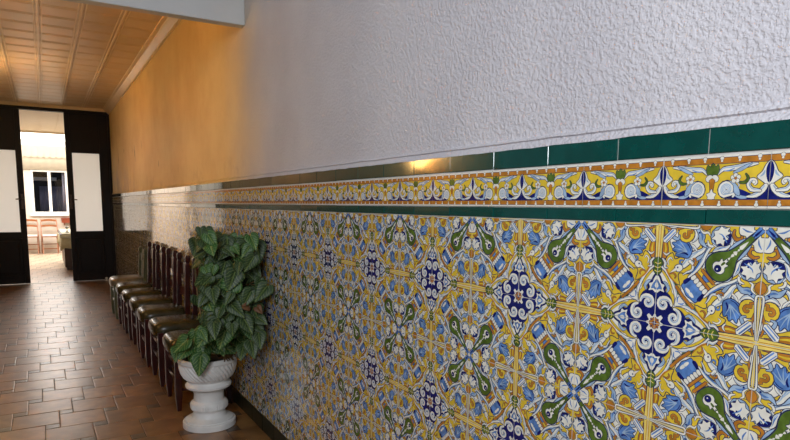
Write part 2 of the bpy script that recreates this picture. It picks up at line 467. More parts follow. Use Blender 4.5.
# ------------------------------------------------------------------ painted tiles (flat vector designs cut into coloured faces)
def catmull(P, k, closed=False):
    P = [np.array(p, float) for p in P]; n = len(P); out = []
    rngi = range(n if closed else n-1)
    for i in rngi:
        if closed: a, b, c, d = P[(i-1) % n], P[i], P[(i+1) % n], P[(i+2) % n]
        else: a, b, c, d = P[max(i-1, 0)], P[i], P[i+1], P[min(i+2, n-1)]
        for j in range(k):
            t = j/k
            out.append(.5*((2*b)+(-a+c)*t+(2*a-5*b+4*c-d)*t*t+(-a+3*b-3*c+d)*t**3))
    if not closed: out.append(P[-1])
    return np.array(out)


class Art:
    """layered shapes; each = list of simple polygons + colour"""
    def __init__(s, q=3, line=.010): s.sh = []; s.q = q; s.line = line

    def _off(s, P, d):
        P = np.array(P); a = np.roll(P, 1, 0); b = np.roll(P, -1, 0); t = b-a
        n = np.stack([t[:, 1], -t[:, 0]], 1); n /= np.maximum(np.linalg.norm(n, axis=1, keepdims=True), 1e-9)
        area = .5*np.sum(P[:, 0]*b[:, 1]-b[:, 0]*P[:, 1])
        return P+n*d*(1 if area > 0 else -1)

    def poly(s, P, c, line=None, curve=True):
        Q = catmull(P, s.q, True) if curve else np.array(P, float)
        ln = s.line if line is None else line
        if ln and s.line: s.sh.append((s._off(Q, ln), 'line'))
        s.sh.append((Q, c))

    def stroke(s, P, w, c, line=None, q=None):
        ww = w if hasattr(w, '__len__') else [w]*len(P)
        k = (q or s.q)
        A = catmull([(p[0], p[1], x) for p, x in zip(P, ww)], k)
        C = A[:, :2]; t = np.gradient(C, axis=0); t /= np.maximum(np.linalg.norm(t, axis=1, keepdims=True), 1e-9)
        n = np.stack([-t[:, 1], t[:, 0]], 1)
        ln = s.line if line is None else line
        for e, cc in (((ln, 'line'),) if (ln and s.line) else ())+((0, c),):
            h = np.maximum(A[:, 2:3], .0005)/2+e
            L_ = C+n*h; R2 = C-n*h
            e0 = C[0]-t[0]*h[0]*.7; e1 = C[-1]+t[-1]*h[-1]*.7
            s.sh.append((np.vstack([L_, [e1], R2[::-1], [e0]]), cc))
        if c == 'white' and max(ww) > .021 and len(C) > 4:      # soft blue shading stroke inside the white ones
            i0, i1 = 1, len(C)-1
            C2 = C[i0:i1]+n[i0:i1]*A[i0:i1, 2:3]*.24; h2 = A[i0:i1, 2:3]*.13
            s.sh.append((np.vstack([C2+n[i0:i1]*h2, (C2-n[i0:i1]*h2)[::-1]]), 'pale'))

    def disc(s, c, r, col, line=None, n=None, ry=None, a0=0):
        n = n or 4*s.q
        ry = ry or r
        P = [(c[0]+r*math.cos(a)*math.cos(a0)-ry*math.sin(a)*math.sin(a0), c[1]+r*math.cos(a)*math.sin(a0)+ry*math.sin(a)*math.cos(a0)) for a in [2*PI*i/n for i in range(n)]]
        s.poly(P, col, line, curve=False)

    def spiral(s, c, r, a0, turns, w, col, line=None, tail=None):
        n = max(5, int(7*abs(turns)))
        P = []; ws = []
        for i in range(n+1):
            t = i/n; a = a0+2*PI*turns*t; rr = r*(1-.82*t)
            P.append((c[0]+rr*math.cos(a), c[1]+rr*math.sin(a))); ws.append(w*(1-.35*t))
        if tail: P = list(tail)+P; ws = [w*.5+(w*.5)*i/len(tail) for i in range(len(tail))]+ws
        s.stroke(P, ws, col, line, q=max(2, s.q-1))

    def cut(s, domain):
        """domain: closed convex polygon; returns verts, tris, colour names"""
        vs = []; es = []
        def add(P):
            n0 = len(vs); vs.extend([Vector((float(p[0]), float(p[1]))) for p in P]); k = len(P)
            es.extend([(n0+i, n0+(i+1) % k) for i in range(k)])
        add(domain)
        for P, c in s.sh: add(P)
        r = delaunay_2d_cdt(vs, es, [], 0, 1e-5, False)
        V = np.array([(v.x, v.y) for v in r[0]]); F = np.array([tuple(f) for f in r[2] if len(f) == 3])
        C = V[F].mean(1)
        def wind(P, pts):
            w = np.zeros(len(pts), int); P = np.asarray(P)
            x, y = pts[:, 0], pts[:, 1]
            for i in range(len(P)):
                a, b = P[i], P[(i+1) % len(P)]
                cr_ = (b[0]-a[0])*(y-a[1])-(b[1]-a[1])*(x-a[0])
                w += ((a[1] <= y) & (b[1] > y) & (cr_ > 0)).astype(int)
                w -= ((a[1] > y) & (b[1] <= y) & (cr_ < 0)).astype(int)
            return w != 0
        ins = wind(domain, C); F = F[ins]; C = C[ins]
        names = np.array(['bg']*len(F), dtype=object)
        for P, c in s.sh:
            m = wind(P, C); names[m] = c
        # orientation
        a, b, c = V[F[:, 0]], V[F[:, 1]], V[F[:, 2]]
        ar = (b[:, 0]-a[:, 0])*(c[:, 1]-a[:, 1])-(b[:, 1]-a[:, 1])*(c[:, 0]-a[:, 0])
        F[ar < 0] = F[ar < 0][:, ::-1]
        keep = np.abs(ar) > 1e-9
        return V, F[keep], names[keep]


GL = ['g_white', 'g_navy', 'g_line', 'g_blue', 'g_pale', 'g_yellow', 'g_orange', 'g_green', 'g_cream', 'grout', 'capgreen']
CI = dict(white=0, navy=1, line=2, blue=3, pale=4, yellow=5, orange=6, green=7, cream=8, grout=9)


def main_tile(q, line):
    """u,v in 0..1, blue medallion at (0,0), green star at (1,1), fans at (0,1),(1,0); half with v>u is drawn"""
    A = Art(q, line)
    P, K, D, SP = A.poly, A.stroke, A.disc, A.spiral
    P([(-.1, -.1), (1.1, -.1), (1.1, 1.1), (-.1, 1.1)], 'yellow', 0, curve=False)
    # --- foliage grounds
    P([(-.02, .40), (.10, .42), (.22, .28), (.30, .28), (.42, .42), (.38, .50), (.24, .40), (.12, .56), (-.02, .62)], 'white', .004)
    P([(.36, .98), (.42, .84), (.52, .76), (.60, .78), (.60, .84), (.52, .90), (.50, 1.02), (.36, 1.02)], 'yellow', .006)
    P([(.10, .95), (.13, .80), (.20, .72), (.34, .74), (.44, .84), (.40, .96), (.30, 1.02), (.12, 1.02)], 'white', .007)
    # --- medallion
    P([(-.05, -.05), (.10, .02), (.15, .12), (.175, .19), (.172, .25), (.14, .30), (.095, .335), (.10, .39), (.055, .43), (.03, .48), (0, .50), (-.05, .50)], 'navy', .009)
    P([(0, .315), (.04, .335), (.085, .325), (.07, .36), (.085, .395), (.045, .41), (.03, .45), (0, .48)], 'white', .004)
    P([(0, .345), (.03, .355), (.055, .35), (.04, .39), (.018, .42), (0, .44)], 'blue', .003)
    P([(0, .36), (.018, .375), (.01, .405), (0, .41)], 'white', 0)
    K([(.115, .33), (.13, .365), (.10, .41), (.07, .43)], [.012, .026, .026, .01], 'pale', .005)
    K([(.0, .60), (.075, .555), (.145, .475), (.195, .375), (.218, .29), (.215, .225), (.195, .19)], [.012, .024, .030, .030, .030, .028, .014], 'white', .007)
    K([(.05, .605), (.13, .53), (.20, .43), (.24, .33), (.243, .27)], [.01, .020, .022, .020, .008], 'green', .003)
    K([(.12, .57), (.19, .49), (.24, .40), (.265, .33)], [.010, .022, .024, .010], 'yellow', .006)
    K([(.02, .56), (.085, .50), (.14, .42), (.165, .35)], [.010, .022, .020, .008], 'yellow', .003)
    SP((.083, .205), .066, 1.15, 1.25, .046, 'white', 0, tail=[(.175, .20), (.155, .245)])
    K([(.06, .195), (.075, .175), (.10, .18)], [.008, .014, .006], 'pale', 0)
    P([(-.02, .06), (0, .095), (.022, .06), (.06, .085), (.075, .075), (.05, .04), (.05, 0), (0, -.05)], 'white', .0)
    P([(0, .055), (.02, .04), (.04, .04), (.04, 0), (0, -.02), (-.03, .0)], 'orange', .005)
    D((0, 0), .018, 'navy', 0); D((.028, .028), .008, 'navy', 0)
    # --- cup on the diagonal
    P([(.205, .205), (.215, .275), (.235, .325), (.325, .235), (.275, .215)], 'white', .007, curve=False)
    K([(.235, .245), (.232, .285), (.250, .305)], [.008, .016, .006], 'blue', 0)
    K([(.21, .40), (.285, .315), (.315, .285), (.40, .21)], .028, 'orange', .006)
    P([(.325, .325), (.30, .37), (.27, .42), (.33, .46), (.39, .49), (.49, .39), (.46, .33), (.42, .27), (.37, .30)], 'blue', .009)
    P([(.34, .345), (.31, .38), (.32, .40), (.36, .37)], 'white', 0)
    P([(.30, .43), (.35, .47), (.38, .50), (.33, .50), (.28, .46)], 'navy', .0)
    for t in (-2, -1, 0, 1, 2):
        a, b = .445-t*.030, .445+t*.030
        D((a, b), .030, 'white', .005, ry=.021, a0=PI/4)
    K([(.405, .55), (.477, .477), (.55, .405)], .026, 'orange', .007)
    P([(.475, .515), (.50, .55), (.55, .50), (.515, .475)], 'blue', .005)
    K([(.465, .585), (.525, .525), (.585, .465)], .026, 'orange', .007)
    # --- crescent ground with dove
    P([(.15, .72), (.085, .66), (.10, .55), (.16, .47), (.24, .42), (.22, .50), (.24, .54), (.33, .54), (.40, .62), (.42, .70), (.34, .76), (.26, .70), (.18, .66)], 'yellow', .010)
    K([(.09, .64), (.095, .56), (.15, .475), (.22, .425)], [.008, .018, .018, .006], 'orange', .0)
    K([(.33, .50), (.40, .57), (.46, .66), (.50, .76), (.55, .82)], [.012, .030, .036, .032, .010], 'white', .008)
    K([(.365, .545), (.42, .62), (.46, .71)], [.006, .014, .006], 'blue', 0)
    K([(.38, .66), (.43, .70), (.47, .77), (.52, .83)], [.01, .036, .036, .01], 'pale', .007)
    K([(.23, .585), (.27, .605), (.31, .65), (.345, .70), (.40, .735), (.46, .77), (.50, .84)], [.03, .044, .062, .066, .050, .034, .006], 'white', .009)
    K([(.33, .66), (.37, .63), (.365, .575), (.31, .545), (.275, .52)], [.03, .026, .018, .014, .006], 'white', .006)
    K([(.40, .76), (.36, .80), (.31, .82)], [.012, .026, .006], 'white', .005)
    D((.225, .580), .042, 'white', .008, ry=.034, a0=.3)
    P([(.205, .555), (.135, .525), (.190, .580)], 'white', .006, curve=False)
    D((.215, .585), .009, 'navy', 0)
    K([(.27, .66), (.24, .655), (.235, .63), (.26, .62)], [.006, .016, .014, .006], 'blue', .003)
    K([(.31, .66), (.35, .70), (.41, .745)], [.006, .012, .004], 'pale', 0)
    # wing feathers
    P([(.32, .69), (.25, .69), (.185, .70), (.20, .735), (.15, .75), (.175, .785), (.14, .82), (.185, .83), (.19, .87), (.235, .85), (.28, .86), (.32, .82), (.35, .76)], 'blue', .009)
    for a in ((.20, .715), (.165, .765), (.165, .82), (.205, .855)):
        K([(.30, .745), ((a[0]+.30)/2, (a[1]+.745)/2+.006), a], [.012, .010, .003], 'pale', 0)
    K([(.31, .715), (.275, .73), (.235, .725)], [.016, .018, .004], 'navy', 0)
    K([(.34, .75), (.32, .80), (.28, .835)], [.004, .010, .003], 'navy', 0)
    # --- orange curl in its yellow disc
    D((.285, .915), .082, 'yellow', .009)
    SP((.275, .905), .042, .8, -.85, .030, 'orange', .005, tail=[(.345, .975), (.335, .93)])
    K([(.085, .99), (.11, .92), (.155, .875), (.20, .86), (.215, .90)], [.012, .024, .028, .024, .008], 'pale', .007)
    K([(.22, 1.0), (.32, 1.0), (.385, .95), (.385, .88), (.35, .84)], [.01, .026, .034, .030, .010], 'white', .007)
    K([(.385, .97), (.44, .91), (.44, .85), (.49, .80)], [.02, .055, .046, .01], 'pale', .008)
    K([(.42, .945), (.445, .90), (.445, .86)], [.008, .020, .006], 'blue', 0)
    D((.415, .93), .010, 'navy', 0)
    # --- fan at the corner: cream bar along the lobe axis, slim white loops the other way
    P([(-.02, 1.0), (-.02, .62), (.026, .62), (.034, .80), (.045, 1.0)], 'cream', .008, curve=False)
    K([(.010, .64), (.012, .80), (.010, .98)], .007, 'orange', 0)
    P([(.042, .66), (.085, .68), (.10, .75), (.085, .82), (.055, .88), (.048, .94)], 'orange', .007)
    K([(.062, .70), (.075, .75), (.062, .83)], [.008, .020, .006], 'yellow', 0)
    K([(.06, .97), (.15, .945), (.22, .965), (.30, .985)], [.012, .024, .02, .008], 'orange', .005)
    K([(.02, .995), (.14, .984), (.28, .975), (.37, .970), (.405, .978), (.41, 1.0)], [.008, .010, .014, .017, .016, .014], 'white', .006)
    K([(.42, .965), (.455, .93), (.50, .935), (.52, .905)], [.006, .018, .018, .006], 'white', .005)
    K([(.115, .60), (.105, .645), (.135, .675), (.155, .65)], [.006, .014, .014, .006], 'white', .004)
    K([(.135, .515), (.175, .525), (.20, .50), (.19, .475)], [.006, .014, .014, .006], 'orange', .004)
    K([(.37, .615), (.395, .645), (.39, .68), (.365, .68)], [.006, .016, .016, .006], 'orange', .004)
    K([(.72, .86), (.76, .86), (.80, .875), (.815, .905)], [.006, .014, .014, .005], 'white', .004)
    K([(.50, .86), (.515, .82), (.55, .81), (.56, .84)], [.008, .02, .02, .008], 'white', .005)
    K([(.12, .955), (.14, .925), (.18, .925), (.185, .955)], [.006, .016, .016, .006], 'yellow', .004)
    P([(.42, 1.02), (.44, .97), (.48, .955), (.52, .975), (.53, 1.02)], 'orange', .006)
    P([(.05, 1.0), (.20, .994), (.37, .990), (.37, 1.02), (.05, 1.02)], 'cream', .003)
    K([(.06, .84), (.105, .885), (.155, .935)], .060, 'white', .008)
    K([(.05, .85), (.10, .90), (.145, .945)], .014, 'blue', 0)
    K([(.072, .828), (.12, .876), (.168, .926)], .010, 'blue', 0)
    # --- green stem on the axis
    P([(-.02, .49), (.015, .50), (.045, .54), (.028, .57), (.052, .61), (.03, .65), (-.02, .66)], 'green', .007)
    for vv in (.535, .575, .615): K([(0, vv-.014), (.03, vv)], .008, 'cream', 0)
    K([(.045, .66), (.08, .62), (.075, .58), (.11, .57)], [.012, .026, .022, .006], 'white', .007)
    K([(.05, .72), (.085, .70), (.12, .725)], [.006, .018, .006], 'white', .005)
    # --- navy disc with white acanthus
    D((.625, .90), .096, 'pale', .009)
    D((.635, .895), .080, 'navy', .006)
    P([(.70, .99), (.655, .975), (.62, .995), (.595, .96), (.555, .95), (.565, .91), (.535, .88), (.575, .87), (.585, .83), (.62, .845), (.65, .82), (.655, .865), (.69, .885), (.665, .91), (.705, .94), (.68, .955)], 'white', .006)
    K([(.555, .83), (.60, .80), (.66, .79), (.715, .83), (.73, .89), (.715, .95)], [.008, .018, .024, .024, .020, .006], 'white', .005)
    K([(.68, .85), (.655, .89), (.63, .92), (.60, .93)], [.005, .014, .012, .003], 'blue', 0)
    K([(.69, .90), (.665, .92)], [.010, .004], 'pale', 0)
    D((.65, .885), .009, 'navy', 0)
    # curls by the star
    K([(.745, .97), (.735, .925), (.765, .885), (.81, .895), (.805, .93)], [.012, .026, .030, .024, .012], 'orange', .007)
    P([(.785, .965), (.80, .93), (.84, .92), (.86, .895), (.885, .92), (.92, .93), (.945, .965), (.91, .975), (.90, 1.01), (.80, 1.01)], 'white', .008)
    K([(.81, .985), (.855, .96), (.90, .955)], [.006, .016, .004], 'blue', 0)
    K([(.55, .745), (.60, .79), (.67, .80), (.71, .83)], [.01, .036, .032, .01], 'white', .008)
    K([(.58, .775), (.63, .80), (.67, .81)], [.004, .012, .004], 'blue', 0)
    K([(.71, .79), (.77, .845), (.85, .895)], [.016, .030, .01], 'pale', .006)
    K([(.47, .60), (.50, .66), (.52, .72), (.57, .75)], [.010, .026, .026, .010], 'white', .007)
    # --- green vessel
    P([(.53, .56), (.50, .61), (.505, .68), (.555, .74), (.63, .765), (.70, .775), (.78, .825), (.86, .895), (.93, .955), (.985, 1.0), (1.0, .985), (.955, .93), (.895, .86), (.825, .78), (.775, .70), (.765, .63), (.74, .555), (.68, .505), (.61, .50), (.56, .53)], 'green', .012)
    P([(.572, .605), (.566, .645), (.59, .672), (.625, .675), (.645, .705), (.66, .68), (.69, .705), (.69, .69), (.705, .69), (.68, .66), (.705, .645), (.675, .625), (.672, .59), (.645, .566), (.605, .572)], 'white', .006)
    P([(.640, .650), (.665, .68), (.68, .665), (.650, .640)], 'green', .0)
    D((.612, .612), .029, 'navy', .007)
    D((.607, .607), .008, 'white', 0)
    P([(.70, .715), (.755, .735), (.745, .775), (.80, .785), (.80, .825), (.88, .875), (.825, .80), (.785, .80), (.775, .745), (.735, .755), (.715, .70)], 'white', 0)
    P([(.90, .92), (.93, .93), (1, .96), (1, 1), (.96, 1)], 'blue', .006)
    P([(.92, .935), (.985, .985), (.935, .92)], 'navy', 0)
    D((1, 1), .022, 'white', .006)
    return A.cut([(0, 0), (1, 1), (0, 1)])


def band_tile(q, line):
    """u 0 (lily at the joint) .. .5 (tulip), v 0..0.47"""
    A = Art(q, line); P, K, D, SP = A.poly, A.stroke, A.disc, A.spiral
    h = .47
    P([(-.1, -.1), (.6, -.1), (.6, .6), (-.1, .6)], 'yellow', 0, curve=False)
    for a, b in ((0.0, .022), (h-.022, h)): P([(-.1, a), (.6, a), (.6, b), (-.1, b)], 'white', 0, curve=False)
    for a, b in ((.024, .074), (h-.074, h-.024)): P([(-.1, a), (.6, a), (.6, b), (-.1, b)], 'orange', .005, curve=False)
    P([(-.05, .082), (.36, .082), (.33, .10), (.27, .11), (.25, .17), (.12, .12), (.06, .13), (.0, .17), (-.05, .17)], 'navy', 0)
    # lily
    P([(-.05, .09), (.10, .09), (.05, .14), (.02, .20), (-.05, .22)], 'navy', .005)
    P([(0, .40), (.035, .365), (.06, .31), (.10, .27), (.06, .235), (.0, .20), (-.06, .235), (-.10, .27), (-.06, .31), (-.035, .365)], 'white', .007)
    P([(0, .395), (.026, .34), (.022, .27), (0, .22), (-.022, .27), (-.026, .34)], 'navy', .003)
    K([(.04, .32), (.05, .29), (.075, .27)], [.008, .018, .006], 'pale', 0)
    # side leaf and scroll
    K([(0.02, .20), (.045, .16), (.10, .115), (.18, .10)], [.03, .045, .04, .01], 'white', .007)
    SP((.125, .215), .055, -1.3, .85, .034, 'white', .007, tail=[(.06, .15), (.09, .155)])
    D((.125, .225), .014, 'white', .003)
    # big scroll towards the centre
    K([(.18, .095), (.235, .10), (.28, .13), (.25, .205), (.31, .25)], [.02, .03, .02, .01, .008], 'pale', 0)
    D((.36, .165), .078, 'navy', .008)
    SP((.362, .168), .060, -1.25, 3.6, .034, 'white', .004, tail=[(.30, .10), (.285, .135)])
    P([(.24, .11), (.25, .17), (.29, .22), (.34, .24), (.30, .20), (.29, .14)], 'pale', .005)
    # upper leaf
    K([(.10, .38), (.17, .375), (.25, .36), (.33, .35), (.40, .345), (.45, .30)], [.01, .034, .04, .04, .03, .012], 'white', .007)
    K([(.15, .385), (.24, .34), (.31, .31)], [.008, .03, .008], 'pale', .004)
    K([(.30, .35), (.35, .33), (.40, .33)], [.006, .012, .006], 'blue', 0)
    # stem and small flower
    K([(.20, .30), (.175, .26), (.20, .225), (.25, .225)], [.008, .022, .026, .012], 'green', .005)
    for i in range(5):
        a = 2*PI*i/5+.3; D((.285+.026*math.cos(a), .262+.026*math.sin(a)), .019, 'white', .004)
    D((.285, .262), .012, 'orange', .002)
    # tulip
    P([(.5, .40), (.475, .37), (.45, .385), (.44, .335), (.46, .295), (.5, .29), (.56, .33), (.55, .385)], 'green', .006)
    P([(.44, .27), (.47, .295), (.5, .285), (.5, .235), (.475, .235), (.45, .24)], 'white', .005)
    K([(.5, .25), (.5, .12)], [.05, .02], 'orange', .005)
    P([(.5, .17), (.485, .14), (.455, .125), (.47, .10), (.47, .082), (.53, .082), (.53, .12)], 'white', .005)
    for uu in (.09, .26, .42):
        D((uu, h-.028), .017, 'white', .003); D((uu, h-.052), .010, 'white', .002)
        D((uu, .030), .017, 'white', .003); D((uu, .056), .010, 'white', .002)
    return A.cut([(0, 0), (.5, 0), (.5, h), (0, h)])


class BigMesh:
    def __init__(s): s.V = []; s.F = []; s.M = []; s.n = 0

    def add(s, V, F, m):
        s.V.append(V); s.F.append(F+s.n); s.M.append(m); s.n += len(V)

    def build(s, name):
        V = np.vstack(s.V).astype(np.float32); F = np.vstack(s.F).astype(np.int32); m = np.concatenate(s.M).astype(np.int32)
        me = bpy.data.meshes.new(name)
        me.vertices.add(len(V)); me.vertices.foreach_set('co', V.ravel())
        me.loops.add(len(F)*3); me.loops.foreach_set('vertex_index', F.ravel())
        me.polygons.add(len(F)); me.polygons.foreach_set('loop_start', np.arange(0, len(F)*3, 3, dtype=np.int32))
        for k in GL: me.materials.append(M[k])
        me.polygons.foreach_set('material_index', m)
        me.update(calc_edges=True)
        o = bpy.data.objects.new(name, me); COL.objects.link(o); return o


def relief(u, v, jit):
    """point on the wall: u along +Y, v up, given slight tile tilt"""
    return np.stack([-.008+jit[0]+jit[1]*u+jit[2]*v, u, v], 1)


XT = -.008
def put_tile(big, V, F, m, y0, y1, z0, flip_u, flip_v, su, sv, tilt, extra=True):
    """V in pattern units; su, sv size of unit; centred cell y0..y1 with base z0"""
    u = V[:, 0]*su; v = V[:, 1]*sv
    Lu = y1-y0
    U = (Lu-u) if flip_u else u
    big_v = v
    dep = XT+tilt[0]+tilt[1]*(U-Lu/2)+tilt[2]*(big_v-.05)
    P = np.stack([dep, y0+U, z0+big_v], 1)
    f = F.copy()
    # faces must look to -X
    flip = not flip_u
    # (u,v) ccw -> (y,z) ccw gives normal +X
    if flip: f = f[:, ::-1]
    big.add(P, f, m)


yb0 = .7503-.001   # blue medallion axis
lods = []
for q, ln in ((3, .9), (2, .9), (1, .8)):
    V, F, names = main_tile(q, ln*.010 if ln else 0)
    lods.append((V, F, np.array([CI.get(c, 0) for c in names])))
print('tile lods', [len(l[1]) for l in lods])
# full tile = half + mirror about the diagonal
full = []
for V, F, m in lods:
    V2 = V[:, ::-1]; F2 = F[:, ::-1]
    full.append((np.vstack([V, V2]), np.vstack([F, F2+len(V)]), np.concatenate([m, m])))
bands = []
for q, ln in ((3, .006), (2, .006), (1, .006)):
    A = band_tile(q, ln)
    V, F, names = A
    m = np.array([CI.get(c, 0) for c in names])
    V2 = V.copy(); V2[:, 0] = 1-V2[:, 0]
    bands.append((np.vstack([V, V2]), np.vstack([F, F[:, ::-1]+len(V)]), np.concatenate([m, m])))
print('band lods', [len(l[1]) for l in bands])

g = .0007
field = BigMesh(); band = BigMesh()
i0 = int(math.floor((Yw0-yb0)/T))
for i in range(i0, 60):
    ya, yb_ = yb0+i*T, yb0+(i+1)*T
    if yb_ > YD: break
    lod = 0 if ya < 2.4 else (1 if ya < 4.6 else 2)
    if ya < .1: lod = 1
    if ya < -.3: lod = 2
    V, F, m = full[lod]
    for r in range(6):
        z0 = ZF-(r+1)*T
        # j index of cell bottom: top edge j=1 -> cell r spans j=1-r-1 .. 1-r
        jb = -r
        # medallion at even i, even j
        flip_u = (i % 2) != 0
        flip_v = (jb % 2) != 0
        s_ = (T-2*g)/T
        u = V[:, 0]; v = V[:, 1]
        U = 1-u if flip_u else u
        Vv = 1-v if flip_v else v
        tl = rng.normal(0, 1, 3)*np.array([.00025, .0028, .0028])
        dep = XT+tl[0]+tl[1]*(U-.5)*T+tl[2]*(Vv-.5)*T
        P = np.stack([dep, ya+g+U*(T-2*g), z0+g+Vv*(T-2*g)], 1)
        f = F if (flip_u != flip_v) else F[:, ::-1]
        field.add(P, f, m)
        # tile edges
    V, F, m = bands[lod]
    tl = rng.normal(0, 1, 3)*np.array([.0002, .003, .004])
    P = np.stack([XT-.001+tl[0]+tl[1]*(V[:, 0]-.5)*T+tl[2]*(V[:, 1]-.23)*T, ya+g+V[:, 0]*(T-2*g), ZB0+V[:, 1]*((ZB1-ZB0)/.47)], 1)
    band.add(P, F[:, ::-1], m)
# grout beds behind
def bed(big, y0, y1, z0, z1, x0=XT+.0012, mi=9):
    P = np.array([(x0, y0, z0), (x0, y1, z0), (x0, y1, z1), (x0, y0, z1), (.006, y0, z0), (.006, y1, z0), (.006, y1, z1), (.006, y0, z1)])
    q4 = [(0, 3, 2, 1), (4, 5, 6, 7), (0, 1, 5, 4), (1, 2, 6, 5), (2, 3, 7, 6), (3, 0, 4, 7)]
    F = np.array([t for a, b, c, d in q4 for t in ((a, b, c), (a, c, d))])
    big.add(P, F, np.full(len(F), mi))
bed(field, Yw0-.06, YD, ZK, ZF+.001); bed(band, Yw0-.06, YD, ZW1-.001, ZG1-.002)
struct(field.build('trim_1')); struct(band.build('trim_2'))

# plain green courses: every tile a chamfered slab in one course mesh
def course(name, ystart, L_, z0, z1, material, tiltz=.003, xout=XT-.0015, gap=.0008, ch=.0012, ty=.003):
    mb = MB(); y = ystart
    while y < YD-.01:
        a, b = y+gap, min(y+L_-gap, YD)
        dx = rng.normal(0, .0003); t1 = rng.normal(0, ty*1.6); t2 = rng.normal(0, tiltz); dz = rng.normal(0, .0004)
        def X(yy, zz): return xout+dx+t1*(yy-(a+b)/2)+t2*(zz-(z0+z1)/2)
        A1 = [(a, z0+dz), (b, z0+dz), (b, z1+dz), (a, z1+dz)]
        B1 = [(a+ch, z0+ch+dz), (b-ch, z0+ch+dz), (b-ch, z1-ch+dz), (a+ch, z1-ch+dz)]
        v = [(.006, p[0], p[1]) for p in A1]+[(X(*p)+ch, p[0], p[1]) for p in A1]+[(X(*p), p[0], p[1]) for p in B1]
        mb.add(v, [(0, 1, 5, 4), (1, 2, 6, 5), (2, 3, 7, 6), (3, 0, 4, 7), (4, 5, 9, 8), (5, 6, 10, 9), (6, 7, 11, 10), (7, 4, 8, 11), (8, 9, 10, 11), (0, 3, 2, 1)])
        y += L_
    return struct(mb.build(name, material))
course('trim_3', .6605-T*9, T, ZG0, ZG1, M['capgreen'])
course('trim_4', .657-T*9, T, ZW0, ZW1, M['capgreen'])
course('baseboard_right', .70-T*9, T, .0, ZK-.001, M['kerb'], xout=-.011)

# ------------------------------------------------------------------ doors of the hall
def door_leaf(name, x0, x1, gx0, gx1, gz0, gz1, ztop, latch_side):
    r = empty(name, ((x0+x1)/2, YD+.03, 0)); r['kind'] = 'structure'
    cx, cy = (x0+x1)/2, YD+.03
    def B(mb, a, b, mi=0): mb.box((a[0]-cx, a[1], a[2]), (b[0]-cx, b[1], b[2]), mi)
    f = MB(); d0, d1 = -.022, .022
    B(f, (x0, d0, .01), (gx0, d1, ztop)); B(f, (gx1, d0, .01), (x1, d1, ztop))
    B(f, (gx0, d0, gz1), (gx1, d1, ztop)); B(f, (gx0, d0, gz0-.09), (gx1, d1, gz0)); B(f, (gx0, d0, .01), (gx1, d1, .13))
    f.build('door_frame', M['darkwood'], r, bevel=.004)
    p = MB(); B(p, (gx0, -.008, .13), (gx1, .008, gz0-.09))
    p2 = [(gx0+.05, .17), (gx1-.05, gz0-.13)]
    B(p, (p2[0][0], -.016, p2[0][1]), (p2[1][0], .016, p2[1][1]))
    p.build('lower_panel', M['darkwood'], r, bevel=.008)
    k = MB(); B(k, (gx0-.02, -.030, .125), (gx1+.02, -.022, .150)); k.build('rail_moulding', M['darkwood'], r, bevel=.003)
    gmb = MB(); B(gmb, (gx0, -.004, gz0), (gx1, .004, gz1)); gl = gmb.build('glass_panel', M['frost'], r)
    bd = MB()
    for a, b in (((gx0, -.026, gz0), (gx0+.014, -.012, gz1)), ((gx1-.014, -.026, gz0), (gx1, -.012, gz1)), ((gx0+.014, -.026, gz0), (gx1-.014, -.012, gz0+.014)), ((gx0+.014, -.026, gz1-.014), (gx1-.014, -.012, gz1))):
        B(bd, a, b)
    bd.build('glazing_bead', M['darkwood'], r)
    h = MB(); xs = latch_side
    h.box((xs-cx-.018, -.03, 1.22), (xs-cx+.018, -.022, 1.46))
    h.build('lock_plate', M['cabinet'], r, bevel=.002)
    h = MB().tube([(xs-cx, -.025, 1.38), (xs-cx, -.07, 1.38), (xs-cx+(.09 if xs > -1 else -.09), -.075, 1.375)], .010)
    h.build('door_handle', M['cabinet'], r, smooth=True)
    return r
DT = 2.79
door_leaf('door_1', -.672, -.03, -.597, -.163, .835, 2.16, DT, -.635)
door_leaf('door_2', -1.97, -1.288, -1.885, -1.362, .835, 2.16, DT, -1.325)
mb = MB().box((XL, YD, DT), (.004, YD+.09, ZC+.1)).box((-.03, YD-.01, 0), (.004, YD+.08, DT)).box((XL, YD-.01, 0), (-1.97, YD+.08, DT))
mb.box((XL, YD-.02, DT), (.004, YD, DT+.05))
struct(mb.build('door_3', M['darkwood'], bevel=.004))
# threshold strip
struct(MB().box((XL, YD+.005, 0), (0, YD+.055, .006)).build('trim_8', M['metal']))
# white doorstop knob standing at the foot of the right leaf
k = MB().lathe([(.002, 0), (.022, 0), (.024, .006), (.014, .012), (.012, .03), (.02, .036), (.024, .048), (.02, .06), (.003, .066)], n=20)
k.build('door_stop', M['whiteframe'], smooth=True)
o = bpy.data.objects['door_stop']; o.location = (-.175, YD-.13, .0)
tag(o, 'small white round door stop on the floor before the right dark door leaf', 'door stop')

# ------------------------------------------------------------------ far room
RX0, RX1 = -3.0, .9
struct(MB().box((RX0, YR, -.1), (-1.27, YR+.12, 3.4)).box((-.44, YR, -.1), (RX1, YR+.12, 3.4)).box((-1.27, YR, -.1), (-.44, YR+.12, 1.03)).box((-1.27, YR, 2.17), (-.44, YR+.12, 3.4)).build('wall_back_far_room', M['roomwall']))
struct(MB().box((RX0-.1, YD+.1, -.1), (RX0, YR, 3.4)).build('wall_left_far_room', M['roomwall']))
struct(MB().box((RX1, YD+.1, -.1), (RX1+.1, YR, 3.4)).build('wall_right_far_room', M['roomwall']))
struct(MB().box((RX0, YD+.1, -.1), (XL, YD+.2, 3.4)).box((.15, YD+.1, -.1), (RX1, YD+.2, 3.4)).box((XL, YD+.1, 2.98), (.15, YD+.2, 3.4)).build('wall_front_far_room', M['roomwall']))
mb = MB().box((RX0, YD+.2, 2.9), (RX1, 15.75, 3.0), 0).box((RX0, 15.70, 2.86), (RX1, 15.78, 2.9), 0)
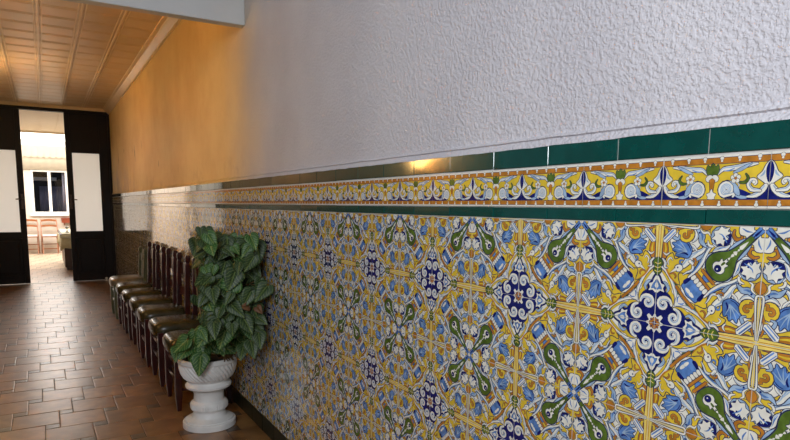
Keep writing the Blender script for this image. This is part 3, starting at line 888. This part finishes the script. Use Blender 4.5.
for xb in (-1.55, -1.28, -1.0, -.70, -.42, -.1): mb.box((xb-.012, YD+.2, 2.888), (xb+.012, 15.70, 2.9), 0)
struct(mb.build('ceiling_far_room', M['roomceil']))
mb = MB().box((RX0, 15.78, 2.93), (RX1, YR, 2.96))
struct(mb.build('window_1', M['skyglass']))
tf = MB().box((RX0-.05, YD+.1, -.06), (XF, YR, 0)).box((.021, YD+.1, -.06), (RX1, YR, -.001))
struct(tf.build('floor_far_room', M['tile_floor']))
# window with two sashes
w = empty('window_2', (-.855, YR, 1.03)); w['kind'] = 'structure'
f = MB(); X0, X1, Z1 = -.415, .415, 1.14
for a, b in (((X0, 0, 0), (X0+.05, .08, Z1)), ((X1-.05, 0, 0), (X1, .08, Z1)), ((X0+.05, 0, 0), (X1-.05, .08, .05)), ((X0+.05, 0, Z1-.05), (X1-.05, .08, Z1)), ((-.035, -.01, .05), (.035, .07, Z1-.05))): f.box(a, b)
f.build('window_frame', M['whiteframe'], w, bevel=.004)
MB().box((X0-.06, -.06, -.06), (X1+.06, .02, -.002)).build('window_sill', M['whiteframe'], w, bevel=.006)
for a, b in ((X0+.05, -.035), (.035, X1-.05)): MB().box((a, .035, .05), (b, .039, Z1-.05)).build('window_pane', M['clear'], w)
MB().box((.01, -.03, .5), (.025, -.01, .6)).build('window_handle', M['whiteframe'], w)
# courtyard beyond
struct(MB().box((-3, YR+2.2, -.1), (1.5, YR+2.3, 4)).box((-3, YR+.12, -.1), (1.5, YR+2.2, 0)).build('wall_courtyard', M['blackout']))
o = MB().tube([(-1.22, YR+1.4, 1.98), (-.66, YR+1.4, 1.98)], .05, 12).build('tube_lamp', M['whiteframe'], smooth=True)
tag(o, 'white tube lamp on the dark courtyard seen through the window', 'lamp')
mb = MB(); ring = []
for i in range(60):
    x = -1.1+i*.01; d = .02*math.sin(i*1.1)
    ring.append([(x, YR+1.6+d, 1.0), (x, YR+1.6+d, 1.78), (x, YR+1.606+d, 1.78), (x, YR+1.606+d, 1.0)])
mb.loft(ring)
o = mb.build('awning_curtain', M['lavender'], smooth=True); tag(o, 'pleated lavender grey curtain hanging in the courtyard beyond the window', 'curtain')
mb = MB(); ring = []
for i in range(22):
    x = -.56+i*.006; d = .015*math.sin(i*1.4)
    ring.append([(x, YR+.16+d, 1.0), (x, YR+.16+d, 2.2), (x, YR+.166+d, 2.2), (x, YR+.166+d, 1.0)])
mb.loft(ring)
o = mb.build('side_curtain', M['greycurtain'], smooth=True); tag(o, 'narrow grey curtain hanging at the right edge of the far window', 'curtain')

# blind with scalloped valance over the window
bl = empty('window_blind', (-.95, YR-.04, 2.17))
mb = MB(); ring = []
for i in range(81):
    x = -.56+i*.014; d = .004*math.sin(i*.5)
    ring.append([(x, d, 0), (x, d, .60), (x, d+.012, .60), (x, d+.012, 0)])
mb.loft(ring).build('blind_panel', M['fabric'], bl, smooth=True)
mb = MB(); ring = []
for i in range(113):
    x = -.56+i*.01; ph = (i*.01 % .14)/.14; zb = .30+.045*(1-abs(math.sin(PI*ph)))
    ring.append([(x, -.03-.008*abs(math.sin(PI*ph)), zb), (x, -.03, .62), (x, -.018, .62), (x, -.018, zb)])
mb.loft(ring).build('scalloped_valance', M['fabric'], bl, auto=40)
MB().box((-.57, -.035, .61), (.57, .02, .66)).build('blind_box', M['whiteframe'], bl, bevel=.004)
tag(bl, 'cream blind with scalloped valance above the far window', 'blind')

# folding chairs at the back wall
def folding_chair():
    r = empty('folding_chair')
    for s in (-1, 1):
        MB().bar((s*.19, .20, 0), (s*.19, .02, .46), .03, .02, nrm=(1, 0, 0)).bar((s*.19, .02, .46), (s*.175, .22, .88), .032, .022, nrm=(1, 0, 0)).build('back_post', M['orangewood'], r, bevel=.003)
        MB().bar((s*.165, -.22, 0), (s*.165, .20, .46), .028, .02, nrm=(1, 0, 0)).build('leg', M['orangewood'], r, bevel=.003)
    for z, y, w in ((.85, .205, .055), (.71, .14, .05)):
        ring = []
        for i in range(13):
            x = -.175+i*.35/12; c = .018*math.cos(PI*(i/12-.5)); zz = z+c*.8
            ring.append([(x, y+c, zz-w/2), (x, y+c-.018, zz-w/2), (x, y+c-.018+.01, zz+w/2), (x, y+c+.01, zz+w/2)])
        MB().loft(ring).build('back_slat', M['orangewood'], r, auto=35)
    MB().box((-.175, -.20, .435), (.175, .16, .452)).build('seat', M['orangewood'], r, bevel=.005)
    MB().box((-.16, -.19, .453), (.16, .15, .49)).build('seat_cushion', M['seatpad'], r, bevel=.012, seg=3)
    MB().bar((-.165, -.10, .13), (.165, -.10, .13), .02, .02).build('stretcher', M['orangewood'], r)
    MB().bar((-.19, .10, .24), (.19, .10, .24), .02, .02).build('stretcher', M['orangewood'], r)
    return r
def copy_tree(o, parent=None):
    c = o.copy(); COL.objects.link(c); c.parent = parent
    for ch in list(o.children):
        if ch.name in bpy.data.objects: copy_tree(ch, c)
    return c
GF = 'folding chairs against the far room wall'
fc = folding_chair(); fc.location = (-.93, YR-.33, 0)
tag(fc, 'orange wooden folding chair under the far window, fully seen in the door opening', 'chair', GF)
fc2 = copy_tree(fc); fc2.location = (-1.37, YR-.33, 0)
tag(fc2, 'orange wooden folding chair half hidden by the left dark door leaf', 'chair', GF)

# wall shelf
sh = empty('wall_shelf', (-.55, YR, .72))
MB().box((-.09, -.16, .17), (.16, 0, .20)).build('shelf_board', M['redwood'], sh, bevel=.004)
for xx in (-.03, .1):
    MB().loft([[(xx+t, -.14, .168), (xx+t, -.14, .13), (xx+t, -.03, .0), (xx+t, -.001, .0), (xx+t, -.001, .168)] for t in (0, .022)]).build('bracket', M['redwood'], sh)
MB().box((-.085, -.15, .07), (.155, -.13, .168)).build('apron', M['redwood'], sh)
tag(sh, 'small red brown wooden shelf on the far room wall beside the window', 'shelf')

# covered table
tb = empty('table', (-.35, 14.25, 0))
MB().box((-.44, -1.1, .66), (.55, 1.1, .72)).build('table_top', M['cabinet'], tb, bevel=.005)
MB().box((-.38, -.95, .06), (.5, .95, .66)).build('cabinet_body', M['cabinet'], tb, bevel=.01)
MB().box((-.35, -.90, 0), (.47, .90, .06)).build('plinth', M['cabinet'], tb)
tag(tb, 'dark wooden table seen past the right door leaf under a cream cloth', 'table')
def cloth(name, material, hw, hd, z, drop, amp, mt, label):
    mb = MB(); N_ = 120; per = []
    for i in range(N_):
        t = i/N_*4; s = int(t); u = t-s
        c = [(-hw, -hd), (hw, -hd), (hw, hd), (-hw, hd), (-hw, -hd)]
        per.append((c[s][0]*(1-u)+c[s+1][0]*u, c[s][1]*(1-u)+c[s+1][1]*u))
    rings = []
    for k, (zz, e) in enumerate(((z, -.02), (z-.004, .004), (z-.03, .012), (z-drop*.5, .03), (z-drop, .05))):
        r = []
        for i, (x, y) in enumerate(per):
            L_ = math.hypot(x, y); w = amp*k/4*math.sin(i*.9)*(1+.4*math.sin(i*.37))
            nx, ny = (x/hw if abs(abs(x)-hw) < 1e-6 else 0), (y/hd if abs(abs(y)-hd) < 1e-6 else 0)
            dr = zz-(drop*.25*max(0, abs(nx)*abs(ny)) if k == 4 else 0)-(.03*math.sin(i*.22) if k == 4 else 0)
            r.append((x+nx*(e+w), y+ny*(e+w), dr))
        rings.append(r)
    mb.loft(rings, 0, cap=False); n0 = 0
    mb.f.append(tuple(range(N_))[::-1]); mb.mi.append(0)
    o = mb.build(name, material, None, auto=50); o.location = mt
    sm = o.modifiers.new('thickness', 'SOLIDIFY'); sm.thickness = .002; sm.offset = 1
    return tag(o, label, 'tablecloth')
cloth('tablecloth', M['cloth'], .45, 1.11, .724, .26, .02, (-.35+.055, 14.25, 0), 'olive cream tablecloth hanging over the dark table in the far room')
cloth('table_topper', M['clothtop'], .455, 1.115, .732, .07, .008, (-.35+.055, 14.25, 0), 'pale upper cloth lying on the covered table in the far room')
o = MB().lathe([(.001, 0), (.035, 0), (.03, .01), (.012, .02), (.01, .06), (.028, .085), (.035, .12), (.028, .125), (.001, .08)], n=20).build('small_goblet', M['metal'], smooth=True)
o.location = (-.655, 13.55, .737); tag(o, 'small metal goblet on the pale cloth by the table edge', 'goblet')

# ------------------------------------------------------------------ wall lamps of the hall (the first glints in the glazed tiles, the second is added)
def sconce(name, y, z, power, label):
    r = empty(name, (XL, y, z))
    MB().lathe([(.001, 0), (.05, 0), (.05, .012), (.03, .02), (.001, .022)], n=24).build('wall_plate', M['brass'], r, smooth=True).rotation_euler = (0, PI/2, 0)
    MB().tube([(.01, 0, 0), (.06, 0, -.02), (.09, 0, 0), (.10, 0, .03)], .008).build('arm', M['brass'], r, smooth=True)
    mb = MB(); mb.lathe([(.02, 0), (.055, .008), (.085, .035), (.105, .075), (.112, .10)], (.10, 0, .03), 36, rf=lambda r_, z_, a: .006*math.sin(9*a)*(z_/.1), cap=False)
    o = mb.build('lamp_shade', M['lampglow'], r, smooth=True)
    md = o.modifiers.new('thickness', 'SOLIDIFY'); md.thickness = .003
    l = point(name+'_bulb', (0, 0, 0), power, (1.0, .82, .50), .04); l.parent = r; l.location = (.11, 0, .20)
    tag(r, label, 'wall lamp', 'hall wall lamps')
    return r
sconce('wall_sconce', 4.50, 1.62, 15, 'warm glass wall lamp on the left hall wall just past the lintel')
sconce('wall_sconce', 8.0, 1.95, 21, 'unseen warm wall lamp added on the left hall wall to light its far end')  # unseen second lamp, added to warm the far end of the hall

# ------------------------------------------------------------------ dining chairs along the wall (facing -X)
def dining_chair(wood, pad, hb, label, W2=.17, splat=False):
    r = empty('dining_chair')
    fx, bx = -.37, -.055
    for s in (-1, 1):
        y = s*W2
        def sq(cx, cy, w, z): return [(cx-w/2, cy-w/2, z), (cx+w/2, cy-w/2, z), (cx+w/2, cy+w/2, z), (cx-w/2, cy+w/2, z)]
        MB().loft([sq(fx, y, .024, 0), sq(fx, y, .034, .05), sq(fx, y, .042, .10), sq(fx, y, .040, .40)]).build('leg', wood, r, bevel=.004)
        # back post with rounded head
        rings = []
        for z, w, dx in ((0, .026, .012), (.06, .034, .006), (.12, .04, 0), (.42, .04, 0), (hb*.75, .038, .008), (hb-.075, .036, .014), (hb-.06, .028, .015), (hb-.05, .040, .015), (hb-.02, .042, .016), (hb-.006, .034, .017), (hb, .018, .017)):
            rings.append(sq(bx+dx, y, w, z))
        MB().loft(rings).build('back_post', wood, r, bevel=.004)
        for z in (.14, .26):
            MB().tube([(fx, y, z), (fx+.1, y, z), (-.17, y, z), (bx, y, z)], [.009, .014, .014, .009], 8).build('stretcher', wood, r, smooth=True)
    for x, z in ((fx, .20), (fx, .31), (bx, .22)):
        MB().tube([(x, -W2, z), (x, 0, z), (x, W2, z)], [.009, .014, .009], 8).build('stretcher', wood, r, smooth=True)
    MB().box((fx-.005, -W2-.012, .335), (bx+.01, W2+.012, .375)).build('seat_frame', wood, r, bevel=.006)
    for z0, z1 in ((hb*.60, hb*.67), (hb*.80, hb*.90)):
        rings = []
        for i in range(9):
            y = -W2+i*2*W2/8; c = .012*math.cos(PI*(i/8-.5)); top = z1+.018*math.cos(PI*(i/8-.5))
            x = bx+.012+c
            rings.append([(x-.008, y, z0), (x+.008, y, z0), (x+.008, y, top), (x-.008, y, top)])
        MB().loft(rings).build('back_slat', wood, r, auto=40)
    if splat:
        MB().loft([[(bx-.008, -.028, .40), (bx+.008, -.028, .40), (bx+.008, .028, .40), (bx-.008, .028, .40)], [(bx+.008, -.032, hb-.06), (bx+.024, -.032, hb-.06), (bx+.024, .032, hb-.06), (bx+.008, .032, hb-.06)], [(bx+.009, -.02, hb-.015), (bx+.022, -.02, hb-.015), (bx+.022, .02, hb-.015), (bx+.009, .02, hb-.015)]]).build('back_splat', wood, r, bevel=.003)
    # padded seat: superellipse cushion
    rings = []; n = 40
    hx, hy = .185, W2+.015
    for t, zz in ((.93, .384), (.985, .392), (1.01, .412), (1.015, .436), (.99, .456), (.94, .470), (.85, .480), (.65, .488), (.35, .492), (.05, .493)):
        ring = []
        for j in range(n):
            a = 2*PI*j/n; c, s = math.cos(a), math.sin(a); e = .42
            ring.append((-.215+hx*t*math.copysign(abs(c)**e, c)-.012, hy*t*math.copysign(abs(s)**e, s), zz-.018))
        rings.append(ring)
    st = MB().loft(rings).build('seat', pad, r, smooth=True)
    tag(r, label, 'chair', 'dining chairs lined up along the tiled wall')
    return r
dark = dining_chair(M['chairwood'], M['leather'], .905, 'dark red wooden chair with olive padded seat right behind the leafy plant')
dark.location = (-.0, 4.06, 0)
DY = [4.66, 5.25, 5.82, 6.38, 6.93]
LB = ['second dark red chair from the leafy plant in the wall row',
      'third dark red chair from the leafy plant in the wall row',
      'fourth dark red chair from the leafy plant in the wall row',
      'fifth dark red chair from the leafy plant in the wall row',
      'dark red wooden chair standing next to the green painted chairs']
for y, l in zip(DY, LB):
    c = copy_tree(dark); c.location = (random.uniform(-.012, .0), y, 0); tag(c, l)
g2 = dining_chair(M['greenwood'], M['greyleather'], .80, 'green painted wooden chair with pale grey seat, farthest in the row by the dark door', .20, True)
g2.location = (-.015, 7.62, 0)

# ------------------------------------------------------------------ urn and plant
UX, UY = -.255, 3.56
ur = empty('pedestal_urn', (UX, UY, 0))
MB().lathe([(.001, 0), (.150, 0), (.154, .003), (.154, .034), (.151, .039), (.139, .040), (.138, .048), (.122, .054), (.104, .064), (.094, .082), (.090, .096), (.001, .096)], n=64).build('base', M['urn'], ur, auto=18)
MB().lathe([(.001, .094), (.092, .094), (.094, .104), (.104, .108), (.108, .116), (.108, .140), (.104, .150), (.096, .155), (.088, .162), (.086, .20), (.090, .215), (.10, .232), (.001, .232)], n=96, rf=lambda r, z, a: (.0022*math.sin(44*a) if .115 < z < .145 and r > .1 else 0)).build('stem', M['urn'], ur, auto=22)
MB().lathe([(.001, .230), (.100, .230), (.118, .236), (.131, .246), (.133, .258), (.126, .268), (.117, .274), (.115, .282), (.124, .290), (.142, .308), (.156, .334), (.163, .364), (.166, .392), (.168, .398), (.172, .402), (.172, .422), (.168, .428), (.158, .428), (.152, .418), (.146, .395), (.001, .390)], n=192,
           rf=lambda r, z, a: (.0036*math.sin(36*a+(z-.3)*190) if .295 < z < .392 and r > .12 else 0)).build('bowl', M['urn'], ur, auto=24)
MB().lathe([(.001, .391), (.145, .391), (.145, .398), (.08, .405), (.001, .407)], n=32).build('soil', M['soil'], ur, smooth=True)
tag(ur, 'white pedestal urn with fluted bowl on the floor by the tiled wall', 'urn')

pl = empty('leafy_plant', (UX, UY, .395))
PO = Vector((UX, UY, .395))
def ray(px, py): return R_*((px-395)/FPX)+U_*((PPY-py)/FPX)+fwd
CAM = Vector((-DX, 0, H))
def at_y(px, py, Y):
    d = ray(px, py); return CAM+d*(Y/d.y)

LEAF = []
# arrow-shaped leaf outline (half), x half-width, y along midrib; base sinus at y=.22
out = [(0.0, .20), (.07, .06), (.17, .0), (.27, .06), (.36, .17), (.385, .30), (.34, .46), (.25, .64), (.14, .82), (.05, .95), (0.0, 1.0)]
def leaf(mb, base, direc, nrm, L_, wf=1.0, curl=.25, mi=0, fold=.25):
    d = direc.normalized(); n = (nrm-d*nrm.dot(d)).normalized(); s = d.cross(n)
    tv = []; uvs = []
    mid = [.20, .30, .42, .56, .70, .84, 1.0]
    def P(x, y):
        z = -curl*(y-.1)**2+fold*abs(x)*(1-.3*y)-.25*x*x*curl*2+.012*math.sin(y*22+abs(x)*9)*min(1, abs(x)*5)
        return base+(s*(x*wf)+d*y*(1-.12*curl*y)+n*z)*L_
    fs = []
    for sg in (-1, 1):
        n0 = len(tv)
        # rows: outline points to nearest midrib points
        cols = []
        for (x, y) in out:
            ym = max(y, .20)*.86+.14*.6 if 0 < x else y
            ym = min(max(y*.9+.05, .20), 1.0) if x > 0 else y
            row = []
            for k in range(4):
                t = k/3; row.append((x*t*sg, ym*(1-t)+y*t))
            cols.append(row)
        for row in cols:
            for (x, y) in row: tv.append(P(x, y)); uvs.append((x, y))
        for i in range(len(cols)-1):
            for k in range(3):
                a = n0+i*4+k
                q = (a, a+1, a+5, a+4)
                fs.append(q if sg > 0 else q[::-1])
    o0 = len(mb.v); mb.add(tv, fs, mi)
    for i, uvv in enumerate(uvs): mb.uv[o0+i] = uvv

sil = [(193, 243), (198, 231), (206, 228), (214, 236), (228, 238), (250, 238), (259, 240), (267, 262), (271, 285), (269, 305), (267, 322), (262, 342), (252, 352), (243, 346), (234, 338), (220, 346), (206, 354), (196, 362), (183, 350), (178, 342), (190, 336), (203, 325), (206, 315), (198, 300), (197, 285), (205, 275), (199, 262), (194, 255)]
def inside(x, y):
    c = False; j = len(sil)-1
    for i in range(len(sil)):
        if (sil[i][1] > y) != (sil[j][1] > y) and x < (sil[j][0]-sil[i][0])*(y-sil[i][1])/(sil[j][1]-sil[i][1])+sil[i][0]: c = not c
        j = i
    return c
lm = MB(); cnt = 0; stems = MB(); spots = []
rn = random.Random(21)
tries = 0
while cnt < 260 and tries < 20000:
    tries += 1
    px, py = rn.uniform(176, 272), rn.uniform(228, 376)
    if not inside(px, py): continue
    Y = rn.uniform(3.02, 3.78) if py < 335 else rn.uniform(3.36, 3.62)
    p = at_y(px, py, Y)
    if p.x > -.05 or p.x < -.50 or (py < 330 and px < 205 and rn.random() < .5): continue
    if any((p-q).length < .036 for q in spots): continue
    spots.append(p)
    ax = Vector((-.14, 3.42, p.z))
    outw = (p-ax); outw.z = 0; outw = outw.normalized() if outw.length > .01 else Vector((-1, 0, 0))
    tocam = (CAM-p).normalized()
    nrm = outw*.5+tocam*.9+Vector((0, 0, .55))+Vector((rn.uniform(-.5, .5), rn.uniform(-.5, .5), rn.uniform(-.3, .4)))
    a = rn.uniform(-1.1, 1.1)
    d = Vector((0, 0, -.75))+outw*.45+R_*math.sin(a)*.9+Vector((rn.uniform(-.2, .2), rn.uniform(-.2, .2), rn.uniform(-.2, .3)))
    L_ = rn.uniform(.07, .135)*(1.0 if py > 250 else .8)
    b = p-d.normalized()*L_*.35
    tip = b+d.normalized()*L_
    if max(b.x, tip.x) > -.03: 
        continue
    if p.z < .5 and (p-Vector((UX, UY, p.z))).length < .12 and p.z < .45: continue
    leaf(lm, b-PO, d, nrm, L_, rn.uniform(.85, 1.2), rn.uniform(.1, .45), 1 if (py > 330 or rn.random() < .2) else 0, rn.uniform(.1, .4))
    # petiole back to the plant's core
    core = Vector((-.16+rn.uniform(-.04, .04), 3.46+rn.uniform(-.08, .08), max(.42, p.z-rn.uniform(.06, .2))))
    st = b+d.normalized()*L_*.2
    mid = (st+core)/2+Vector((0, 0, .03))
    if min(abs(v.x) for v in (st, mid)) > .02:
        stems.tube([st-PO, mid-PO, core-PO], [.0022, .003, .004], 5)
    cnt += 1
# top shoots and hanging sprays set by hand
def hand(px, py, Y, dpx, dpy, L_, mi=0, nz=.3):
    p = at_y(px, py, Y); q = at_y(px+dpx, py+dpy, Y-.05); d = (q-p)
    leaf(lm, p-PO, d, (CAM-p).normalized()+Vector((0, 0, nz)), L_, 1, .25, mi, .25)
    return p
for a in ((197, 238, 3.70, -3, 14, .12), (214, 236, 3.70, 8, 10, .12), (208, 233, 3.74, 3, -7, .06), (214, 250, 3.6, -4, 12, .13), (232, 246, 3.45, -6, 14, .16), (240, 252, 3.35, 4, 12, .16),
          (256, 240, 3.14, 4, 20, .13), (178, 346, 3.48, -2, 12, .10, 1), (206, 344, 3.40, -5, 14, .12, 1), (216, 336, 3.40, 5, 12, .13, 1), (250, 338, 3.12, 3, 14, .12), (258, 330, 3.06, 2, 14, .11), (244, 344, 3.14, -3, 12, .10), (228, 328, 3.42, 3, 14, .13, 1), (226, 262, 3.5, 8, 14, .17), (238, 258, 3.4, -2, 18, .18), (210, 280, 3.55, 8, 14, .13), (248, 286, 3.2, 2, 16, .15),
          (196, 338, 3.42, 4, 14, .13, 1), (191, 344, 3.42, -8, 10, .12, 1), (185, 340, 3.46, -4, 11, .10, 1), (201, 352, 3.36, -2, 22, .14, 1), (212, 342, 3.40, 14, 6, .15, 1), (224, 344, 3.40, 12, 2, .13, 1), (232, 334, 3.38, 6, 6, .12, 1), (246, 320, 3.2, 4, 12, .13, 1)):
    hand(*a)
def spray(pts, r0=.007):
    P_ = [at_y(*p) for p in pts]; stems.tube([Vector(p)-PO for p in catmull(P_, 4)], list(np.linspace(r0, .003, (len(P_)-1)*4+1)), 7)
spray([(206, 345, 3.56), (200, 310, 3.62), (196, 280, 3.70), (196, 262, 3.72), (205, 246, 3.72), (209, 234, 3.74)])
spray([(210, 345, 3.56), (200, 290, 3.64), (200, 268, 3.70), (206, 256, 3.70), (216, 244, 3.68)])
spray([(212, 345, 3.52), (222, 300, 3.50), (226, 268, 3.46), (238, 250, 3.40)])
spray([(214, 345, 3.50), (240, 310, 3.30), (250, 275, 3.18), (254, 242, 3.12)])
spray([(208, 348, 3.50), (204, 343, 3.46), (198, 346, 3.42)], .005)
def leaf_build(mb, name, mats, parent):
    me = bpy.data.meshes.new(name); me.from_pydata([tuple(v) for v in mb.v], [], mb.f)
    for m in mats: me.materials.append(m)
    me.polygons.foreach_set('material_index', mb.mi); me.polygons.foreach_set('use_smooth', [True]*len(me.polygons))
    uvl = me.uv_layers.new(name='UVMap'); idx = np.zeros(len(me.loops), dtype=np.int32); me.loops.foreach_get('vertex_index', idx)
    tab = np.array([mb.uv.get(i, (0, 0)) for i in range(len(mb.v))], dtype=np.float32)
    uvl.data.foreach_set('uv', tab[idx].ravel())
    o = bpy.data.objects.new(name, me); COL.objects.link(o); o.parent = parent
    md = o.modifiers.new('thickness', 'SOLIDIFY'); md.thickness = .0008; md.offset = 0
    return o
leaf_build(lm, 'foliage', [M['leaf'], M['leaf2']], pl)
stems.build('stem', M['stem'], pl, smooth=True)
dm = MB()  # brown leaf shapes added for the wall showing between the leaves
for a in ((250, 306, 3.06, -7, 1, .06), (256, 306, 3.05, 4, 5, .055)):
    p = at_y(a[0], a[1], a[2]); q = at_y(a[0]+a[3], a[1]+a[4], a[2]-.03)
    leaf(dm, p-PO, q-p, (CAM-p).normalized(), a[5], 1.1, .5, 0, .3)
tag(leaf_build(dm, 'brown_gap_leaf', [M['gap_brown']], pl), 'brown leaf shapes added where wall colour shows through the foliage')
tag(pl, 'bushy plant with variegated arrow shaped leaves in the white urn', 'plant')
